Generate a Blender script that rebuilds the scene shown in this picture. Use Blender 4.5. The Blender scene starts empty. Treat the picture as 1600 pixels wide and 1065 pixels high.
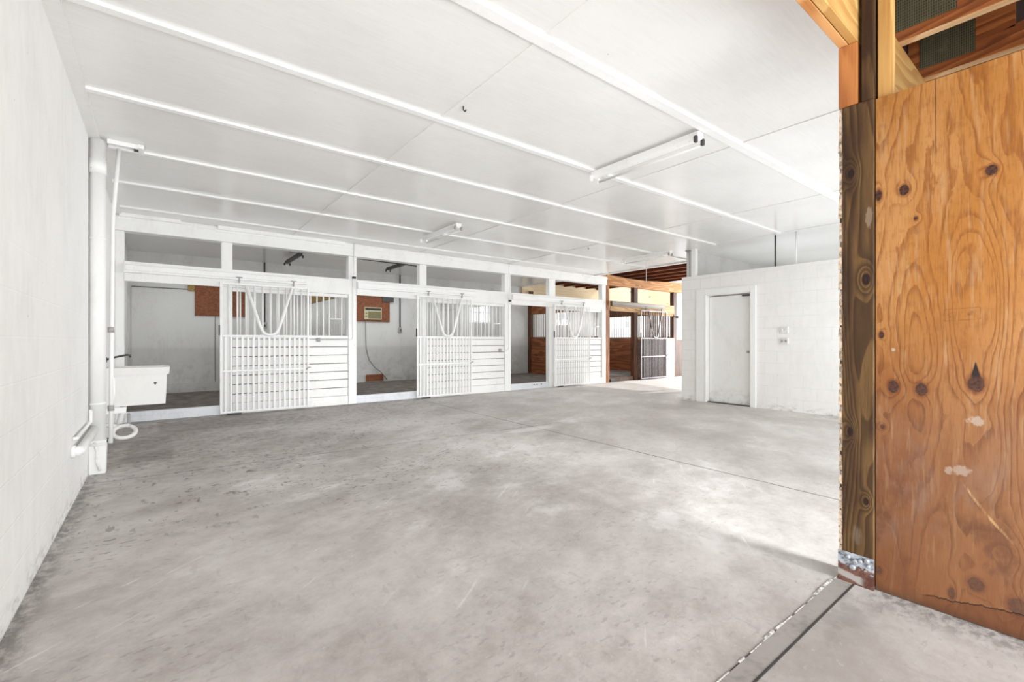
import bpy, bmesh, math, random
from mathutils import Vector, Matrix
random.seed(7)
SC = bpy.context.scene
COL = SC.collection
PI = math.pi

# ------------------------------------------------------------------ materials
def lin(h):
    h = h.lstrip('#')
    out = []
    for i in (0, 2, 4):
        c = int(h[i:i+2], 16) / 255.0
        out.append(c/12.92 if c <= 0.04045 else ((c+0.055)/1.055)**2.4)
    return (out[0], out[1], out[2], 1.0)

class X:
    """a node socket (or number) with arithmetic"""
    nt = None
    def __init__(self, s): self.s = s
    def _m(self, op, *a, clamp=False):
        n = X.nt.nodes.new('ShaderNodeMath'); n.operation = op; n.use_clamp = clamp
        for i, v in enumerate((self,) + a):
            v = v.s if isinstance(v, X) else v
            if isinstance(v, (int, float)): n.inputs[i].default_value = v
            else: X.nt.links.new(v, n.inputs[i])
        return X(n.outputs[0])
    def __add__(self, o): return self._m('ADD', o)
    __radd__ = __add__
    def __sub__(self, o): return self._m('SUBTRACT', o)
    def __rsub__(self, o): return X(o)._m('SUBTRACT', self)
    def __mul__(self, o): return self._m('MULTIPLY', o)
    __rmul__ = __mul__
    def __truediv__(self, o): return self._m('DIVIDE', o)
    def pow(self, e): return self._m('POWER', e)
    def abs(self): return self._m('ABSOLUTE')
    def fract(self): return self._m('FRACT')
    def sin(self): return self._m('SINE')
    def exp(self): return self._m('EXPONENT')
    def sqrt(self): return self._m('SQRT')
    def max(self, o): return self._m('MAXIMUM', o)
    def min(self, o): return self._m('MINIMUM', o)
    def clamp(self): return self._m('ADD', 0.0, clamp=True)
    def step(self, a, b):          # smooth 0..1 between a and b (a may exceed b)
        n = X.nt.nodes.new('ShaderNodeMapRange'); n.interpolation_type = 'SMOOTHSTEP'
        X.nt.links.new(self.s, n.inputs[0])
        if a < b:
            n.inputs[1].default_value = a; n.inputs[2].default_value = b
            n.inputs[3].default_value = 0; n.inputs[4].default_value = 1
        else:
            n.inputs[1].default_value = b; n.inputs[2].default_value = a
            n.inputs[3].default_value = 1; n.inputs[4].default_value = 0
        return X(n.outputs[0])

def new_mat(name):
    m = bpy.data.materials.new(name); m.use_nodes = True
    X.nt = m.node_tree
    p = [n for n in m.node_tree.nodes if n.type == 'BSDF_PRINCIPLED'][0]
    return m, m.node_tree, p

def coords(kind='Position'):
    if kind == 'Position':
        g = X.nt.nodes.new('ShaderNodeNewGeometry').outputs['Position']
    else:
        g = X.nt.nodes.new('ShaderNodeTexCoord').outputs['Object']
    s = X.nt.nodes.new('ShaderNodeSeparateXYZ'); X.nt.links.new(g, s.inputs[0])
    return X(s.outputs[0]), X(s.outputs[1]), X(s.outputs[2])

def vec(x, y, z):
    n = X.nt.nodes.new('ShaderNodeCombineXYZ')
    for i, v in enumerate((x, y, z)):
        v = v.s if isinstance(v, X) else v
        if isinstance(v, (int, float)): n.inputs[i].default_value = v
        else: X.nt.links.new(v, n.inputs[i])
    return n.outputs[0]

def noise(v, scale=1.0, detail=4.0, rough=0.55, dist=0.0):
    n = X.nt.nodes.new('ShaderNodeTexNoise'); X.nt.links.new(v, n.inputs['Vector'])
    n.inputs['Scale'].default_value = scale; n.inputs['Detail'].default_value = detail
    n.inputs['Roughness'].default_value = rough; n.inputs['Distortion'].default_value = dist
    return X(n.outputs[0])

def mix(f, a, b):
    n = X.nt.nodes.new('ShaderNodeMix'); n.data_type = 'RGBA'
    f = f.s if isinstance(f, X) else f
    if isinstance(f, (int, float)): n.inputs[0].default_value = f
    else: X.nt.links.new(f, n.inputs[0])
    for i, v in ((6, a), (7, b)):
        if isinstance(v, str): n.inputs[i].default_value = lin(v)
        else: X.nt.links.new(v, n.inputs[i])
    return n.outputs[2]

def bump(p, h, strength=0.3, dist=0.01):
    n = X.nt.nodes.new('ShaderNodeBump'); n.inputs['Strength'].default_value = strength
    n.inputs['Distance'].default_value = dist
    X.nt.links.new(h.s, n.inputs['Height']); X.nt.links.new(n.outputs[0], p.inputs['Normal'])

def hsv(c, h=.5, s_=1.0, v=1.0):
    n = X.nt.nodes.new('ShaderNodeHueSaturation')
    n.inputs['Hue'].default_value = h; n.inputs['Saturation'].default_value = s_; n.inputs['Value'].default_value = v
    X.nt.links.new(c, n.inputs['Color']); return n.outputs[0]
def setc(p, c): X.nt.links.new(c, p.inputs['Base Color'])

def plain(name, hexc, rough=0.5, metal=0.0, var=0.10, scale=18.0, spec=0.5):
    m, nt, p = new_mat(name)
    x, y, z = coords('Object')
    n = noise(vec(x, y, z), scale, 4, 0.6)
    c = lin(hexc)
    dark = tuple(v*(1-var*1.6) for v in c[:3]) + (1,)
    mm = nt.nodes.new('ShaderNodeMix'); mm.data_type = 'RGBA'
    nt.links.new(n.step(0.3, 0.65).s, mm.inputs[0]); mm.inputs[6].default_value = dark; mm.inputs[7].default_value = c
    setc(p, mm.outputs[2])
    p.inputs['Roughness'].default_value = rough; p.inputs['Metallic'].default_value = metal
    p.inputs['Specular IOR Level'].default_value = spec
    return m

def white_paint(name, hexa='#efedea', hexb='#e2e0dc', rough=0.5, chips=0.0, stain=None):
    m, nt, p = new_mat(name)
    x, y, z = coords()
    n1 = noise(vec(x*1.0, y*1.0, z*0.5), 2.2, 5, 0.6)
    n2 = noise(vec(x, y, z*0.35), 30, 3, 0.6)
    c = mix((n1*0.7+n2*0.3).step(0.30, 0.55), hexb, hexa)
    if chips:
        sp = noise(vec(x, y, z), 22, 3, 0.7).step(0.735-chips*0.1, 0.76-chips*0.1)
        c = mix(sp*0.8, c, '#57514a')
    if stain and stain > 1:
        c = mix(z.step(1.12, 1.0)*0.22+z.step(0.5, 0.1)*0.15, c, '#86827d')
    if stain:                                   # grime up to a height
        g = z.step(stain, 0.0) * noise(vec(x, y, z), 6, 4, 0.65).step(0.42, 0.7)
        c = mix(g*0.6, c, '#8d857c')
    setc(p, c); p.inputs['Roughness'].default_value = rough
    bump(p, n2, 0.12, 0.004)
    return m

def block_wall(name, axis, amt=1.0, hexa='#efedea', hexb='#e4e2de', faded=None, mortar='#c3c0bb'):
    m, nt, p = new_mat(name)
    x, y, z = coords()
    u = y if axis == 'y' else x
    b = nt.nodes.new('ShaderNodeTexBrick')
    nt.links.new(vec(u, z, 0), b.inputs['Vector'])
    b.inputs['Scale'].default_value = 1.0
    b.inputs['Mortar Size'].default_value = 0.006
    b.inputs['Mortar Smooth'].default_value = 0.6
    b.inputs['Brick Width'].default_value = 0.406
    b.inputs['Row Height'].default_value = 0.203
    fac = X(b.outputs['Fac'])
    n1 = noise(vec(u, z, x*0+0.3), 1.6, 5, 0.62)
    n2 = noise(vec(u, z*0.25, 0), 14, 4, 0.65)
    n3 = noise(vec(u, z, 0), 45, 3, 0.6)
    c = mix((n1*0.6+n2*0.4).step(0.32, 0.58), hexb, hexa)
    scr = noise(vec(u*3.0, z*0.25, 2.0), 16, 2, 0.6).step(0.73, 0.78)*0.35
    c = mix(scr, c, '#f8f7f5')
    fk = fac*amt
    if faded: fk = fk * z.step(faded[0], faded[1])
    c = mix(fk*0.6*n1.step(0.3, 0.6), c, mortar)
    pits = noise(vec(u, z, 5.0), 26, 2, 0.5).step(0.765, 0.79)
    c = mix(pits*0.7, c, '#5f5b56')
    g = z.step(0.16, 0.0)*noise(vec(u, z*3, 0), 7, 4, 0.7).step(0.45, 0.7)
    c = mix(g*0.7, c, '#8a837c')
    setc(p, c); p.inputs['Roughness'].default_value = 0.55
    bump(p, n3*0.5 + n2*0.4 - fk*1.2, 0.35, 0.006)
    return m

def wood(name, light, dark, axis='z', freq=9.0, knots=0.6, rough=0.6, weather=0.0, kind='Object', contrast=1.0):
    """lumber: growth rings drawn out along one axis, with knots"""
    m, nt, p = new_mat(name)
    x, y, z = coords(kind)
    if axis == 'z': a, b, l = x, y, z
    elif axis == 'x': a, b, l = y, z, x
    else: a, b, l = x, z, y
    big = noise(vec(a*2.2, b*2.2, l*0.35), 1.6, 2, 0.5)
    wob = noise(vec(a*9, b*9, l*1.2), 1.0, 3, 0.6)
    f = (big*freq + wob*1.0 + a*6 + b*6).fract()
    ring = f.step(0.0, 0.75) * f.step(1.0, 0.9)
    fine = noise(vec(a*90, b*90, l*3), 1.0, 3, 0.7)
    kn = noise(vec(a*4, b*4, l*2.0), 1.5, 1, 0.4).step(0.72, 0.77)*knots
    c = mix((ring*0.75*contrast+fine.step(0.4, 0.75)*0.3).clamp(), light, dark)
    c = mix(kn, c, '#3a1d10')
    if weather:
        w = noise(vec(a*8, b*8, l*1.5), 1.4, 4, 0.65).step(0.4, 0.65)*weather
        c = mix(w, c, '#3d3224')
    setc(p, c); p.inputs['Roughness'].default_value = rough
    p.inputs['Specular IOR Level'].default_value = 0.25
    bump(p, ring*0.5+fine*0.6, 0.3, 0.003)
    return m

def plywood_mat():
    m, nt, p = new_mat('stained_plywood')
    x, y, z = coords()
    u, v = y, z
    KN = [(0.28, 1.91, .018, .022), (0.56, 1.90, .018, .025), (0.655, 1.90, .012, .028), (0.60, 0.985, .021, .030),
          (0.50, 0.98, .022, .030), (0.325, 1.02, .026, .036), (0.52, 1.76, .007, .009), (0.645, 1.23, .010, .018), (0.64, 0.79, .009, .012), (0.325, 0.17, .026, .03),
          (0.205, 0.13, .03, .035), (0.40, 0.10, .012, .026), (0.655, 0.10, .014, .02)]
    warp = noise(vec(u*7, v*1.8, 0), 1.5, 5, 0.62)
    h = noise(vec(u*2.2, v*0.36, 4.0), 1.5, 2, 0.45)*1.7
    # tall cathedral figures
    def bell(u0, v0, su, sv, amp):
        du = (u-u0)*(1/su); dv = (v-v0)*(1/sv)
        return (0-(du*du+dv*dv)).exp()*amp
    h = h + bell(0.33, 1.36, 0.085, 0.36, 0.70).min(0.42) + bell(0.31, 0.72, 0.07, 0.20, 0.50).min(0.28) + bell(0.60, 1.30, 0.04, 0.30, 0.3).min(0.16) + bell(0.25, 0.33, 0.12, 0.10, 0.25) + u*0.5
    # rings close round each knot
    for (ku, kv, ru, rv) in KN:
        h = h + bell(ku, kv, ru*2.3, rv*2.1, 0.17)
    g = h*9.5 + warp*1.5
    f = g.fract()
    line = f.step(0.55, 0.90)*f.step(1.0, 0.94)
    broad = noise(vec(u*3, v*0.9, 9.0), 1.6, 4, 0.6)
    fine = noise(vec(u*150, v*9, 0), 1.0, 3, 0.7)
    fine2 = noise(vec(u*40, v*3.0, 3.0), 1.0, 3, 0.7)
    up = v.step(0.75, 1.55)
    c = mix(up, mix(broad.step(0.35, 0.65), '#94572f', '#b5794a'), mix(broad.step(0.35, 0.65), '#c37d3d', '#d8965a'))
    c = mix((line*0.80)*fine2.step(0.30, 0.55), c, mix(up, '#6e3a1c', '#9a5624'))
    c = mix(fine.step(0.48, 0.68)*0.45, c, '#7c4421')
    c = mix(fine2.step(0.52, 0.68)*0.32, c, '#e3b888')
    c = mix(noise(vec(u, v*0.8, 6.0), 26, 5, 0.7).step(0.5, 0.72)*0.35, c, '#8a5228')
    # grey, weathered lower half
    wz = v.step(0.95, 0.45)*v.step(0.16, 0.42)
    c = mix(wz*noise(vec(u*4, v*2.2, 1.0), 1.7, 5, 0.65).step(0.42, 0.68)*0.6, c, '#a98d7c')
    c = mix(v.step(0.75, 0.3)*noise(vec(u*5, v*3, 7.0), 1.5, 4, 0.6).step(0.52, 0.66)*0.75, c, '#5a2d13')
    c = mix(v.step(0.40, 0.0)*0.45, c, '#8a4a20')
    c = mix(v.step(0.05, 0.0)*0.8, c, '#3c2415')
    # knots
    kd = None
    for (ku, kv, ru, rv) in KN:
        du = (u-ku)*(1/ru); dv = (v-kv)*(1/rv)
        d = du*du+dv*dv
        kd = d if kd is None else kd.min(d)
    kd = kd + (noise(vec(u, v, 0), 60, 3, 0.6)-0.5)*0.9
    c = mix(kd.step(2.6, 1.1)*0.6, c, '#7a3c1c')
    c = mix(kd.step(1.15, 0.75), c, mix(noise(vec(u, v, 0), 90, 3, 0.6).step(0.35, 0.65), '#2b1510', '#5d3626'))
    # the black spike over the biggest knot
    sp = ((u-0.326).abs() + (v-1.055)*0.22).step(0.016, 0.011)*v.step(1.04, 1.055)*v.step(1.118, 1.105)
    c = mix(sp, c, '#140e0c')
    # light scuffs where the face was gouged
    sc_n = (noise(vec(u, v, 2.0), 40, 4, 0.65)-0.5)
    for (su, sv, ru, rv) in [(0.325, 0.862, .034, .022), (0.372, 0.645, .032, .026), (0.41, 0.635, .016, .018), (0.60, 1.16, .008, .01)]:
        du = (u-su)*(1/ru); dv = (v-sv)*(1/rv)
        c = mix((du*du+dv*dv+sc_n*3.2+(fine2-0.5)*2.5).step(1.0, 0.35)*0.62, c, '#e6d2bd')
    # faded grade stamp: an outlined box with unreadable marks
    bu = (u-0.368).abs(); bv = (v-1.315+(u-0.368)*0.05).abs()
    box = bu.step(0.058, 0.0565)*bv.step(0.027, 0.0255)
    inner = bu.step(0.0555, 0.054)*bv.step(0.0245, 0.023)
    mk = noise(vec(u*1.0, v*0.8, 3.3), 95, 1, 0.4).step(0.56, 0.60)*bu.step(0.046, 0.044)*bv.step(0.012, 0.011)
    c = mix((((box-inner)*0.75+mk*0.6)*noise(vec(u, v, 8.0), 30, 3, 0.6).step(0.3, 0.6)).clamp()*0.8, c, '#4a2a16')
    c = mix(v.step(1.2, 0.5)*0.40, c, '#8a6048')
    # split veneer along the foot, and a pale torn splinter line
    wv = (noise(vec(u, 0.0, 3.0), 14, 4, 0.7)-0.5)*0.05
    cr = (v-(0.052+(0.5-u)*0.17)+wv)
    c = mix(cr.step(0.0, -0.006)*u.step(0.52, 0.48)*0.45, c, '#5b2c13')
    c = mix(cr.abs().step(0.0045, 0.001)*u.step(0.52, 0.46), c, '#2a150a')
    tl = (v-0.585-(u-0.37)*1.45+wv*0.8+((u-0.30)*6.0).pow(2.0)*(-0.08)).abs().step(0.012, 0.003)*u.step(0.375, 0.365)*u.step(0.20, 0.25)
    c = mix(tl*fine2.step(0.35, 0.55)*0.8, c, '#e3b27a')
    # nail heads and one long check
    chk = ((u-0.452)+(warp-0.5)*0.01).abs().step(0.0022, 0.0008)*v.step(1.98, 2.06)
    c = mix(chk*0.85, c, '#2e1a0e')
    setc(p, hsv(c, .5, 1.04, .55))
    p.inputs['Roughness'].default_value = 0.62; p.inputs['Specular IOR Level'].default_value = 0.25
    bump(p, line*(-0.5)+fine*0.4, 0.25, 0.003)
    return m

def floor_mat():
    m, nt, p = new_mat('worn_concrete')
    x, y, z = coords()
    n0 = noise(vec(x, y, 0), 0.5, 4, 0.55, 0.0)
    n1 = noise(vec(x*0.8+y*0.3, y*1.1-x*0.5, 1), 1.3, 7, 0.66, 0.12)
    n2 = noise(vec(x, y, 2), 9, 5, 0.65)
    n3 = noise(vec(x, y, 3), 70, 3, 0.6)
    nd = noise(vec(x*0.6+y*0.5, y*1.6-x*1.3, 7), 1.1, 6, 0.6)
    n4 = noise(vec(x+y*0.4, y*1.5-x*0.5, 12), 22, 5, 0.7)
    t = n0*0.28+n1*0.27+nd*0.17+n2*0.14+n4*0.14
    c = mix(t.step(0.40, 0.60), '#978f89', '#cbc5c0')
    c = mix(n4.step(0.54, 0.72)*0.28, c, '#7d7570')
    c = mix(n4.step(0.44, 0.30)*0.30, c, '#e2deda')
    c = mix(n1.step(0.56, 0.68)*0.5, c, '#ddd9d5')
    c = mix(n2.step(0.52, 0.72)*n1.step(0.55, 0.4)*0.22, c, '#8c8480')
    # grime along the stalls and in the sink corner
    gr = (y+(n1-0.5)*3.0).step(5.6, 8.4)*x.step(7.0, 2.5)
    gr = gr.max((y+(n0-0.5)*2).step(4.2, 6.2)*x.step(2.6, 0.2)*0.8)
    c = mix(gr*0.72, c, mix(n2.step(0.38, 0.60), '#655b55', '#968b84'))
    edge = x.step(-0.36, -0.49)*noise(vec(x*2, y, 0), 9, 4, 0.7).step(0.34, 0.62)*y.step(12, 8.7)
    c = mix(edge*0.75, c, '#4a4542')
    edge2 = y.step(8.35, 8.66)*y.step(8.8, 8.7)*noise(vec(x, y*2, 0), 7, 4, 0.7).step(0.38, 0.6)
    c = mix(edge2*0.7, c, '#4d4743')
    # damp rectangles by the drain
    def rect(x0, x1, y0, y1, e=0.03):
        return x.step(x0-e, x0+e)*x.step(x1+e, x1-e)*y.step(y0-e, y0+e)*y.step(y1+e, y1-e)
    c = mix(rect(-0.27, 0.12, 5.85, 6.25)*0.45+rect(-0.27, 0.13, 6.25, 7.05)*0.22+rect(0.0, 1.3, 7.45, 8.6)*0.35, c, '#5a5350')
    # straw bits, droppings, scuffs
    m2 = noise(vec(x, y, 11), 1.1, 3, 0.6)
    zone = (y.step(2.6, 4.2)*x.step(6.0, 2.0)).max(y.step(6.6, 7.6)*x.step(10, 7)).max(0.25)
    sp = noise(vec(x*0.9, y*2.0, 5), 17, 2, 0.5).step(0.615, 0.645)*m2.step(0.46, 0.58)*zone
    c = mix(sp*0.9, c, '#3a3431')
    sp2 = noise(vec(x*2.0, y*0.7, 8), 9, 3, 0.55).step(0.635, 0.67)*zone*m2.step(0.60, 0.5)
    c = mix(sp2*0.6, c, '#4f4844')
    scr = noise(vec((x+y*0.8)*0.5, (y-x*0.8)*7, 4), 3.2, 2, 0.6).step(0.66, 0.72)*n1.step(0.45, 0.6)
    c = mix(scr*0.4, c, '#eeebe8')
    # dark scraped clumps in the near left of the floor
    cl_ = (((x-0.35)*(1/0.9)).pow(2.0)+((y-4.35)*(1/1.0)).pow(2.0)).step(1.0, 0.2)
    ck = noise(vec(x*1.6, y*1.6, 21), 4.2, 5, 0.72).step(0.60, 0.66)*cl_
    c = mix(ck*0.8, c, '#453e3a')
    # saw-cut joints
    jw = (noise(vec(x, y, 0), 5, 3, 0.6)-0.5)*0.018
    j1 = (x-4.12+jw*0.6+(y-4)*(-0.02)).abs().step(0.014, 0.005)
    j2 = (y-5.05+jw*2.5+(x-2)*0.06).abs().step(0.018, 0.005)*noise(vec(x, 0*y, 0), 6, 3, 0.7).step(0.36, 0.58)*x.step(5.5, 4.2)
    joint = j1.max(j2*0.8)
    c = mix(joint*0.95, c, '#403b38')
    pale = ((x-4.0)*(1/0.55)).pow(2.0) + ((y-4.75)*(1/0.16)).pow(2.0)
    c = mix((pale*1.6+(n2-0.5)*2.0).step(1.0, 0.4)*0.45, c, '#e9e6e2')
    # sunlit floor towards the open end, painted as paler concrete
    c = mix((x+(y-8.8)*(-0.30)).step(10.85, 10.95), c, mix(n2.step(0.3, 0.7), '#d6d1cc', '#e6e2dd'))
    # dark mottling along the plywood foot and the threshold
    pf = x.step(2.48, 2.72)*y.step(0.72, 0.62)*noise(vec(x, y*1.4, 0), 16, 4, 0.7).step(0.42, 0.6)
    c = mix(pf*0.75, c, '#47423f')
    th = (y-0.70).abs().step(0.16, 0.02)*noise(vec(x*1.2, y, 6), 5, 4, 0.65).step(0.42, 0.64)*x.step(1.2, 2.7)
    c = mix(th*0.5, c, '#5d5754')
    c = mix(x.step(3.2, 6.5)*0.28, c, '#e4dfda')  # far floor lightened in colour where the light falls short
    c = mix(y.step(5, 1)*0.12+y.step(1.0, 0.6)*0.24+0.02, c, '#6b6562')  # near floor darkened in colour to offset the front light
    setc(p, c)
    r = nt.nodes.new('ShaderNodeMapRange'); nt.links.new(n1.s, r.inputs[0])
    r.inputs[1].default_value = .35; r.inputs[2].default_value = .65; r.inputs[3].default_value = .62; r.inputs[4].default_value = .42
    nt.links.new(r.outputs[0], p.inputs['Roughness'])
    p.inputs['Specular IOR Level'].default_value = 0.4
    bump(p, n3*0.4+n2*0.5-joint*2.0, 0.22, 0.006)
    return m

def ceiling_mat():
    m, nt, p = new_mat('glossy_white_ceiling_board')
    x, y, z = coords()
    s = noise(vec(x*1.2, y*16, 0), 3.0, 4, 0.65)
    n = noise(vec(x, y, 0), 0.9, 4, 0.6)
    c = mix((s*0.35+n*0.65).step(0.33, 0.62), '#e6e4e1', '#f0eeeb')
    sp = noise(vec(x, y, 3), 9, 2, 0.5).step(0.79, 0.80)
    c = mix(sp*0.6, c, '#6b6762')
    setc(p, c)
    p.inputs['Roughness'].default_value = 0.22
    p.inputs['Specular IOR Level'].default_value = 0.45
    bump(p, s*0.4+noise(vec(x, y, 1), 2.0, 2, 0.5)*2.0, 0.08, 0.006)
    return m

def osb_mat(name='flaked_board', a='#8a4a22', b='#5c2b10', dark=0.3):
    m, nt, p = new_mat(name)
    x, y, z = coords('Object')
    v = nt.nodes.new('ShaderNodeTexVoronoi'); nt.links.new(vec(x*1.0, y*1.0, z*1.6), v.inputs['Vector']); v.inputs['Scale'].default_value = 38
    sep = nt.nodes.new('ShaderNodeSeparateColor'); nt.links.new(v.outputs['Color'], sep.inputs[0])
    c = mix(X(sep.outputs[0]), a, b)
    blot = noise(vec(x, y, z), 5, 3, 0.6).step(0.60, 0.72)*dark
    c = mix(blot, c, '#2a1509')
    setc(p, c); p.inputs['Roughness'].default_value = 0.7
    return m

def dirt_mat():
    m, nt, p = new_mat('stall_dirt')
    x, y, z = coords()
    n = noise(vec(x, y, 0), 4, 6, 0.7)
    c = mix(n.step(0.35, 0.65), '#463d37', '#6e645c')
    sp = noise(vec(x, y*2, 5), 22, 2, 0.5).step(0.68, 0.72)
    c = mix(sp*0.6, c, '#2c2723')
    setc(p, c); p.inputs['Roughness'].default_value = 0.9
    bump(p, n, 0.5, 0.02)
    return m

def glass_mat():
    m = bpy.data.materials.new('window_glass'); m.use_nodes = True
    nt = m.node_tree; nt.nodes.clear()
    o = nt.nodes.new('ShaderNodeOutputMaterial'); mx = nt.nodes.new('ShaderNodeMixShader')
    t = nt.nodes.new('ShaderNodeBsdfTransparent'); t.inputs[0].default_value = (.96, .97, .97, 1)
    g = nt.nodes.new('ShaderNodeBsdfGlossy'); g.inputs['Roughness'].default_value = 0.05
    mx.inputs[0].default_value = 0.08
    nt.links.new(t.outputs[0], mx.inputs[1]); nt.links.new(g.outputs[0], mx.inputs[2]); nt.links.new(mx.outputs[0], o.inputs[0])
    return m

def gusset_mat():
    m, nt, p = new_mat('toothed_gusset_metal')
    x, y, z = coords()
    rows = (y*95).fract(); teeth = (z*60).fract()
    t = rows.step(0.25, 0.5)*rows.step(0.95, 0.75)*teeth.step(0.15, 0.35)
    c = mix(t, '#57523a', '#2a2718')
    n = noise(vec(x, y, z), 14, 3, 0.6)
    c = mix(n.step(0.5, 0.75)*0.5, c, '#6c6749')
    setc(p, c); p.inputs['Metallic'].default_value = 0.3; p.inputs['Roughness'].default_value = 0.55
    bump(p, t, 0.5, 0.003)
    return m

def post_mat():
    m, nt, p = new_mat('weathered_post_wood')
    x, y, z = coords()
    u, v = y, z
    KN = [(0.762, 2.03, .014, .022), (0.70, 1.50, .016, .026), (0.765, 0.75, .012, .022), (0.70, 0.42, .010, .016)]
    h = noise(vec(u*3.2+x*2.5, v*0.35, 2.0), 1.6, 2, 0.5)*2.2 + u*5
    for (ku, kv, ru, rv) in KN:
        du = (u-ku)*(1/(ru*2.2)); dv = (v-kv)*(1/(rv*2.6))
        h = h + (0-(du*du+dv*dv)).exp()*0.6
    f = (h*5.5).fract()
    line = f.step(0.1, 0.8)*f.step(1.0, 0.92)
    fine = noise(vec(u*140, v*5, x*140), 1.0, 3, 0.7)
    br = noise(vec(u*8, v*0.9, x*8), 1.7, 4, 0.6)
    c = mix(br.step(0.36, 0.64), '#6a4a2a', '#94703f')
    c = mix(line*0.7, c, '#3f2a17')
    c = mix(fine.step(0.5, 0.75)*0.45, c, '#37281a')
    c = mix((u-0.72).abs().step(0.028, 0.06)*br.step(0.6, 0.4)*0.4, c, '#2e2013')
    kd = None
    for (ku, kv, ru, rv) in KN:
        du = (u-ku)*(1/ru); dv = (v-kv)*(1/rv); d = du*du+dv*dv
        kd = d if kd is None else kd.min(d)
    kd = kd + (fine-0.5)*0.8
    c = mix(kd.step(1.6, 0.7)*0.9, c, '#2a1710')
    scuff = ((u-0.69)*(1/0.016)).pow(2.0)+((v-1.80)*(1/0.055)).pow(2.0)+(noise(vec(u*80, v*20, 0), 1, 3, 0.7)-0.5)*3
    c = mix(scuff.step(1.0, 0.4)*0.6, c, '#cdb593')
    pale = ((u-0.745)*(1/0.03)).pow(2.0)+((v-0.24)*(1/0.055)).pow(2.0)
    c = mix((pale+(br-0.5)*5).step(1.3, 0.2)*fine.step(0.35, 0.55)*0.6, c, '#a8957c')
    # paint-splintered rear arris
    e = u.step(0.795, 0.803)*noise(vec(0, v, 0), 9, 4, 0.75).step(0.44, 0.52)
    c = mix(e, c, mix(noise(vec(u, v, 0), 30, 2, 0.5).step(0.4, 0.6), '#b0835c', '#e6d8c4'))
    c = mix(v.step(0.15, 0.05)*0.6, c, '#5a2f20')
    setc(p, hsv(c, .492, 1.02, .37)); p.inputs['Roughness'].default_value = 0.75; p.inputs['Specular IOR Level'].default_value = 0.2
    bump(p, line*0.5+fine*0.7, 0.4, 0.004)
    return m

M = {}
M['floor'] = floor_mat()
M['ceil'] = ceiling_mat()
M['white'] = white_paint('white_painted_lumber', '#f8f7f4', '#efedea', 0.5, chips=0.15)
M['white_board'] = white_paint('white_painted_planks', '#f8f6f3', '#eceae6', 0.5, chips=0.3)
M['white_metal'] = white_paint('white_enamelled_steel', '#fbfaf8', '#f0eeeb', 0.4, chips=0.1)
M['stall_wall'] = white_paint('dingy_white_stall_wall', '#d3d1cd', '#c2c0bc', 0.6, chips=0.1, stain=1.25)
M['sill'] = white_paint('bluish_white_sill', '#e6e8ec', '#d3d6db', 0.5, chips=0.2)
M['block_left'] = block_wall('painted_block_left', 'y', 0.9, '#f3f1ee', '#e9e7e4', faded=(2.0, 0.6), mortar='#faf9f7')
M['block_tack'] = block_wall('painted_block_tack', 'y', 1.0, '#f6f4f1', '#eeece8', mortar='#dcdad6')
M['block_x'] = block_wall('painted_block_cross', 'x', 1.0)
M['trim_ceiling'] = white_paint('white_batten', '#f6f5f3', '#eeece9', 0.35)
M['door_paint'] = white_paint('white_door_paint', '#f2f1ed', '#e8e6e2', 0.45, chips=0.1, stain=0.4)
M['ply'] = plywood_mat()
M['post'] = post_mat()
M['fir'] = wood('fresh_fir_lumber', '#d3a662', '#b37c3e', 'x', 7, 0.5)
M['fir_z'] = wood('fresh_fir_stud', '#d3a662', '#b37c3e', 'z', 7, 0.4)
M['orange_z'] = wood('orange_fir_block', '#b8713a', '#8a4a22', 'z', 5, 0.8)
M['header_red'] = wood('orange_fir_header', '#d99c60', '#a9672f', 'x', 6, 0.6)
M['fir_y'] = wood('lit_edge_lumber', '#e0b98a', '#bd8a58', 'y', 6, 0.2)
M['truss'] = wood('reddish_truss_lumber', '#a8602f', '#6f3617', 'y', 7, 0.4)
M['truss_dark'] = wood('dark_joist_lumber', '#70391f', '#452011', 'y', 7, 0.3)
M['roof'] = plain('dark_roof_sheathing', '#3a2015', 0.8)
M['brown_board'] = wood('brown_stall_boards', '#8e5330', '#5c2f15', 'y', 4, 0.6)
M['brown_dark'] = wood('shaded_brown_boards', '#5e4436', '#3c2a20', 'x', 5, 0.4)  # shade behind the sliding door put into the board colour
M['brown_z'] = wood('dark_brown_post', '#5e3a22', '#352013', 'z', 6, 0.4)
M['tan_x'] = wood('tan_header_board', '#c69a63', '#9d713f', 'x', 6, 0.4)
M['cream_x'] = wood('cream_top_plate', '#e0c8a2', '#cdae80', 'x', 5, 0.5, contrast=0.5)
M['orange_post'] = wood('orange_stall_post', '#b5764a', '#7f4a28', 'z', 6, 0.7)
M['sunlit_board'] = wood('sunlit_tone_boards', '#e9ddd6', '#cdb9ae', 'x', 6, 0.9, contrast=0.5)  # sunlight put into the colour: boards bleached pale
M['osb'] = osb_mat()
M['osb_yellow'] = osb_mat('yellow_flaked_board', '#a58344', '#7e6230', 0.1)
M['dirt'] = dirt_mat()
M['glass'] = glass_mat()
M['gusset'] = gusset_mat()
M['brown_metal'] = plain('dull_brown_bars', '#4b3d38', 0.55, 0.2)
M['bar_brown'] = plain('dark_rust_bars', '#5a3a28', 0.55, 0.3)
M['lilac_metal'] = plain('greyish_steel_frame', '#857c7f', 0.45, 0.3)
M['track_metal'] = plain('grey_brown_track', '#6f6558', 0.5, 0.4)
M['black'] = plain('black_iron', '#191716', 0.5)
M['grey_dark'] = plain('dark_grey_conduit', '#3b3937', 0.5)
M['grey'] = plain('grey_plate', '#a19d98', 0.5)
M['grey_mid'] = plain('gap_shade_grey', '#77726c', 0.8)  # grey standing in for shade in gaps and along edges
M['plate_white'] = plain('white_plate', '#e9e7e3', 0.4)
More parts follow.
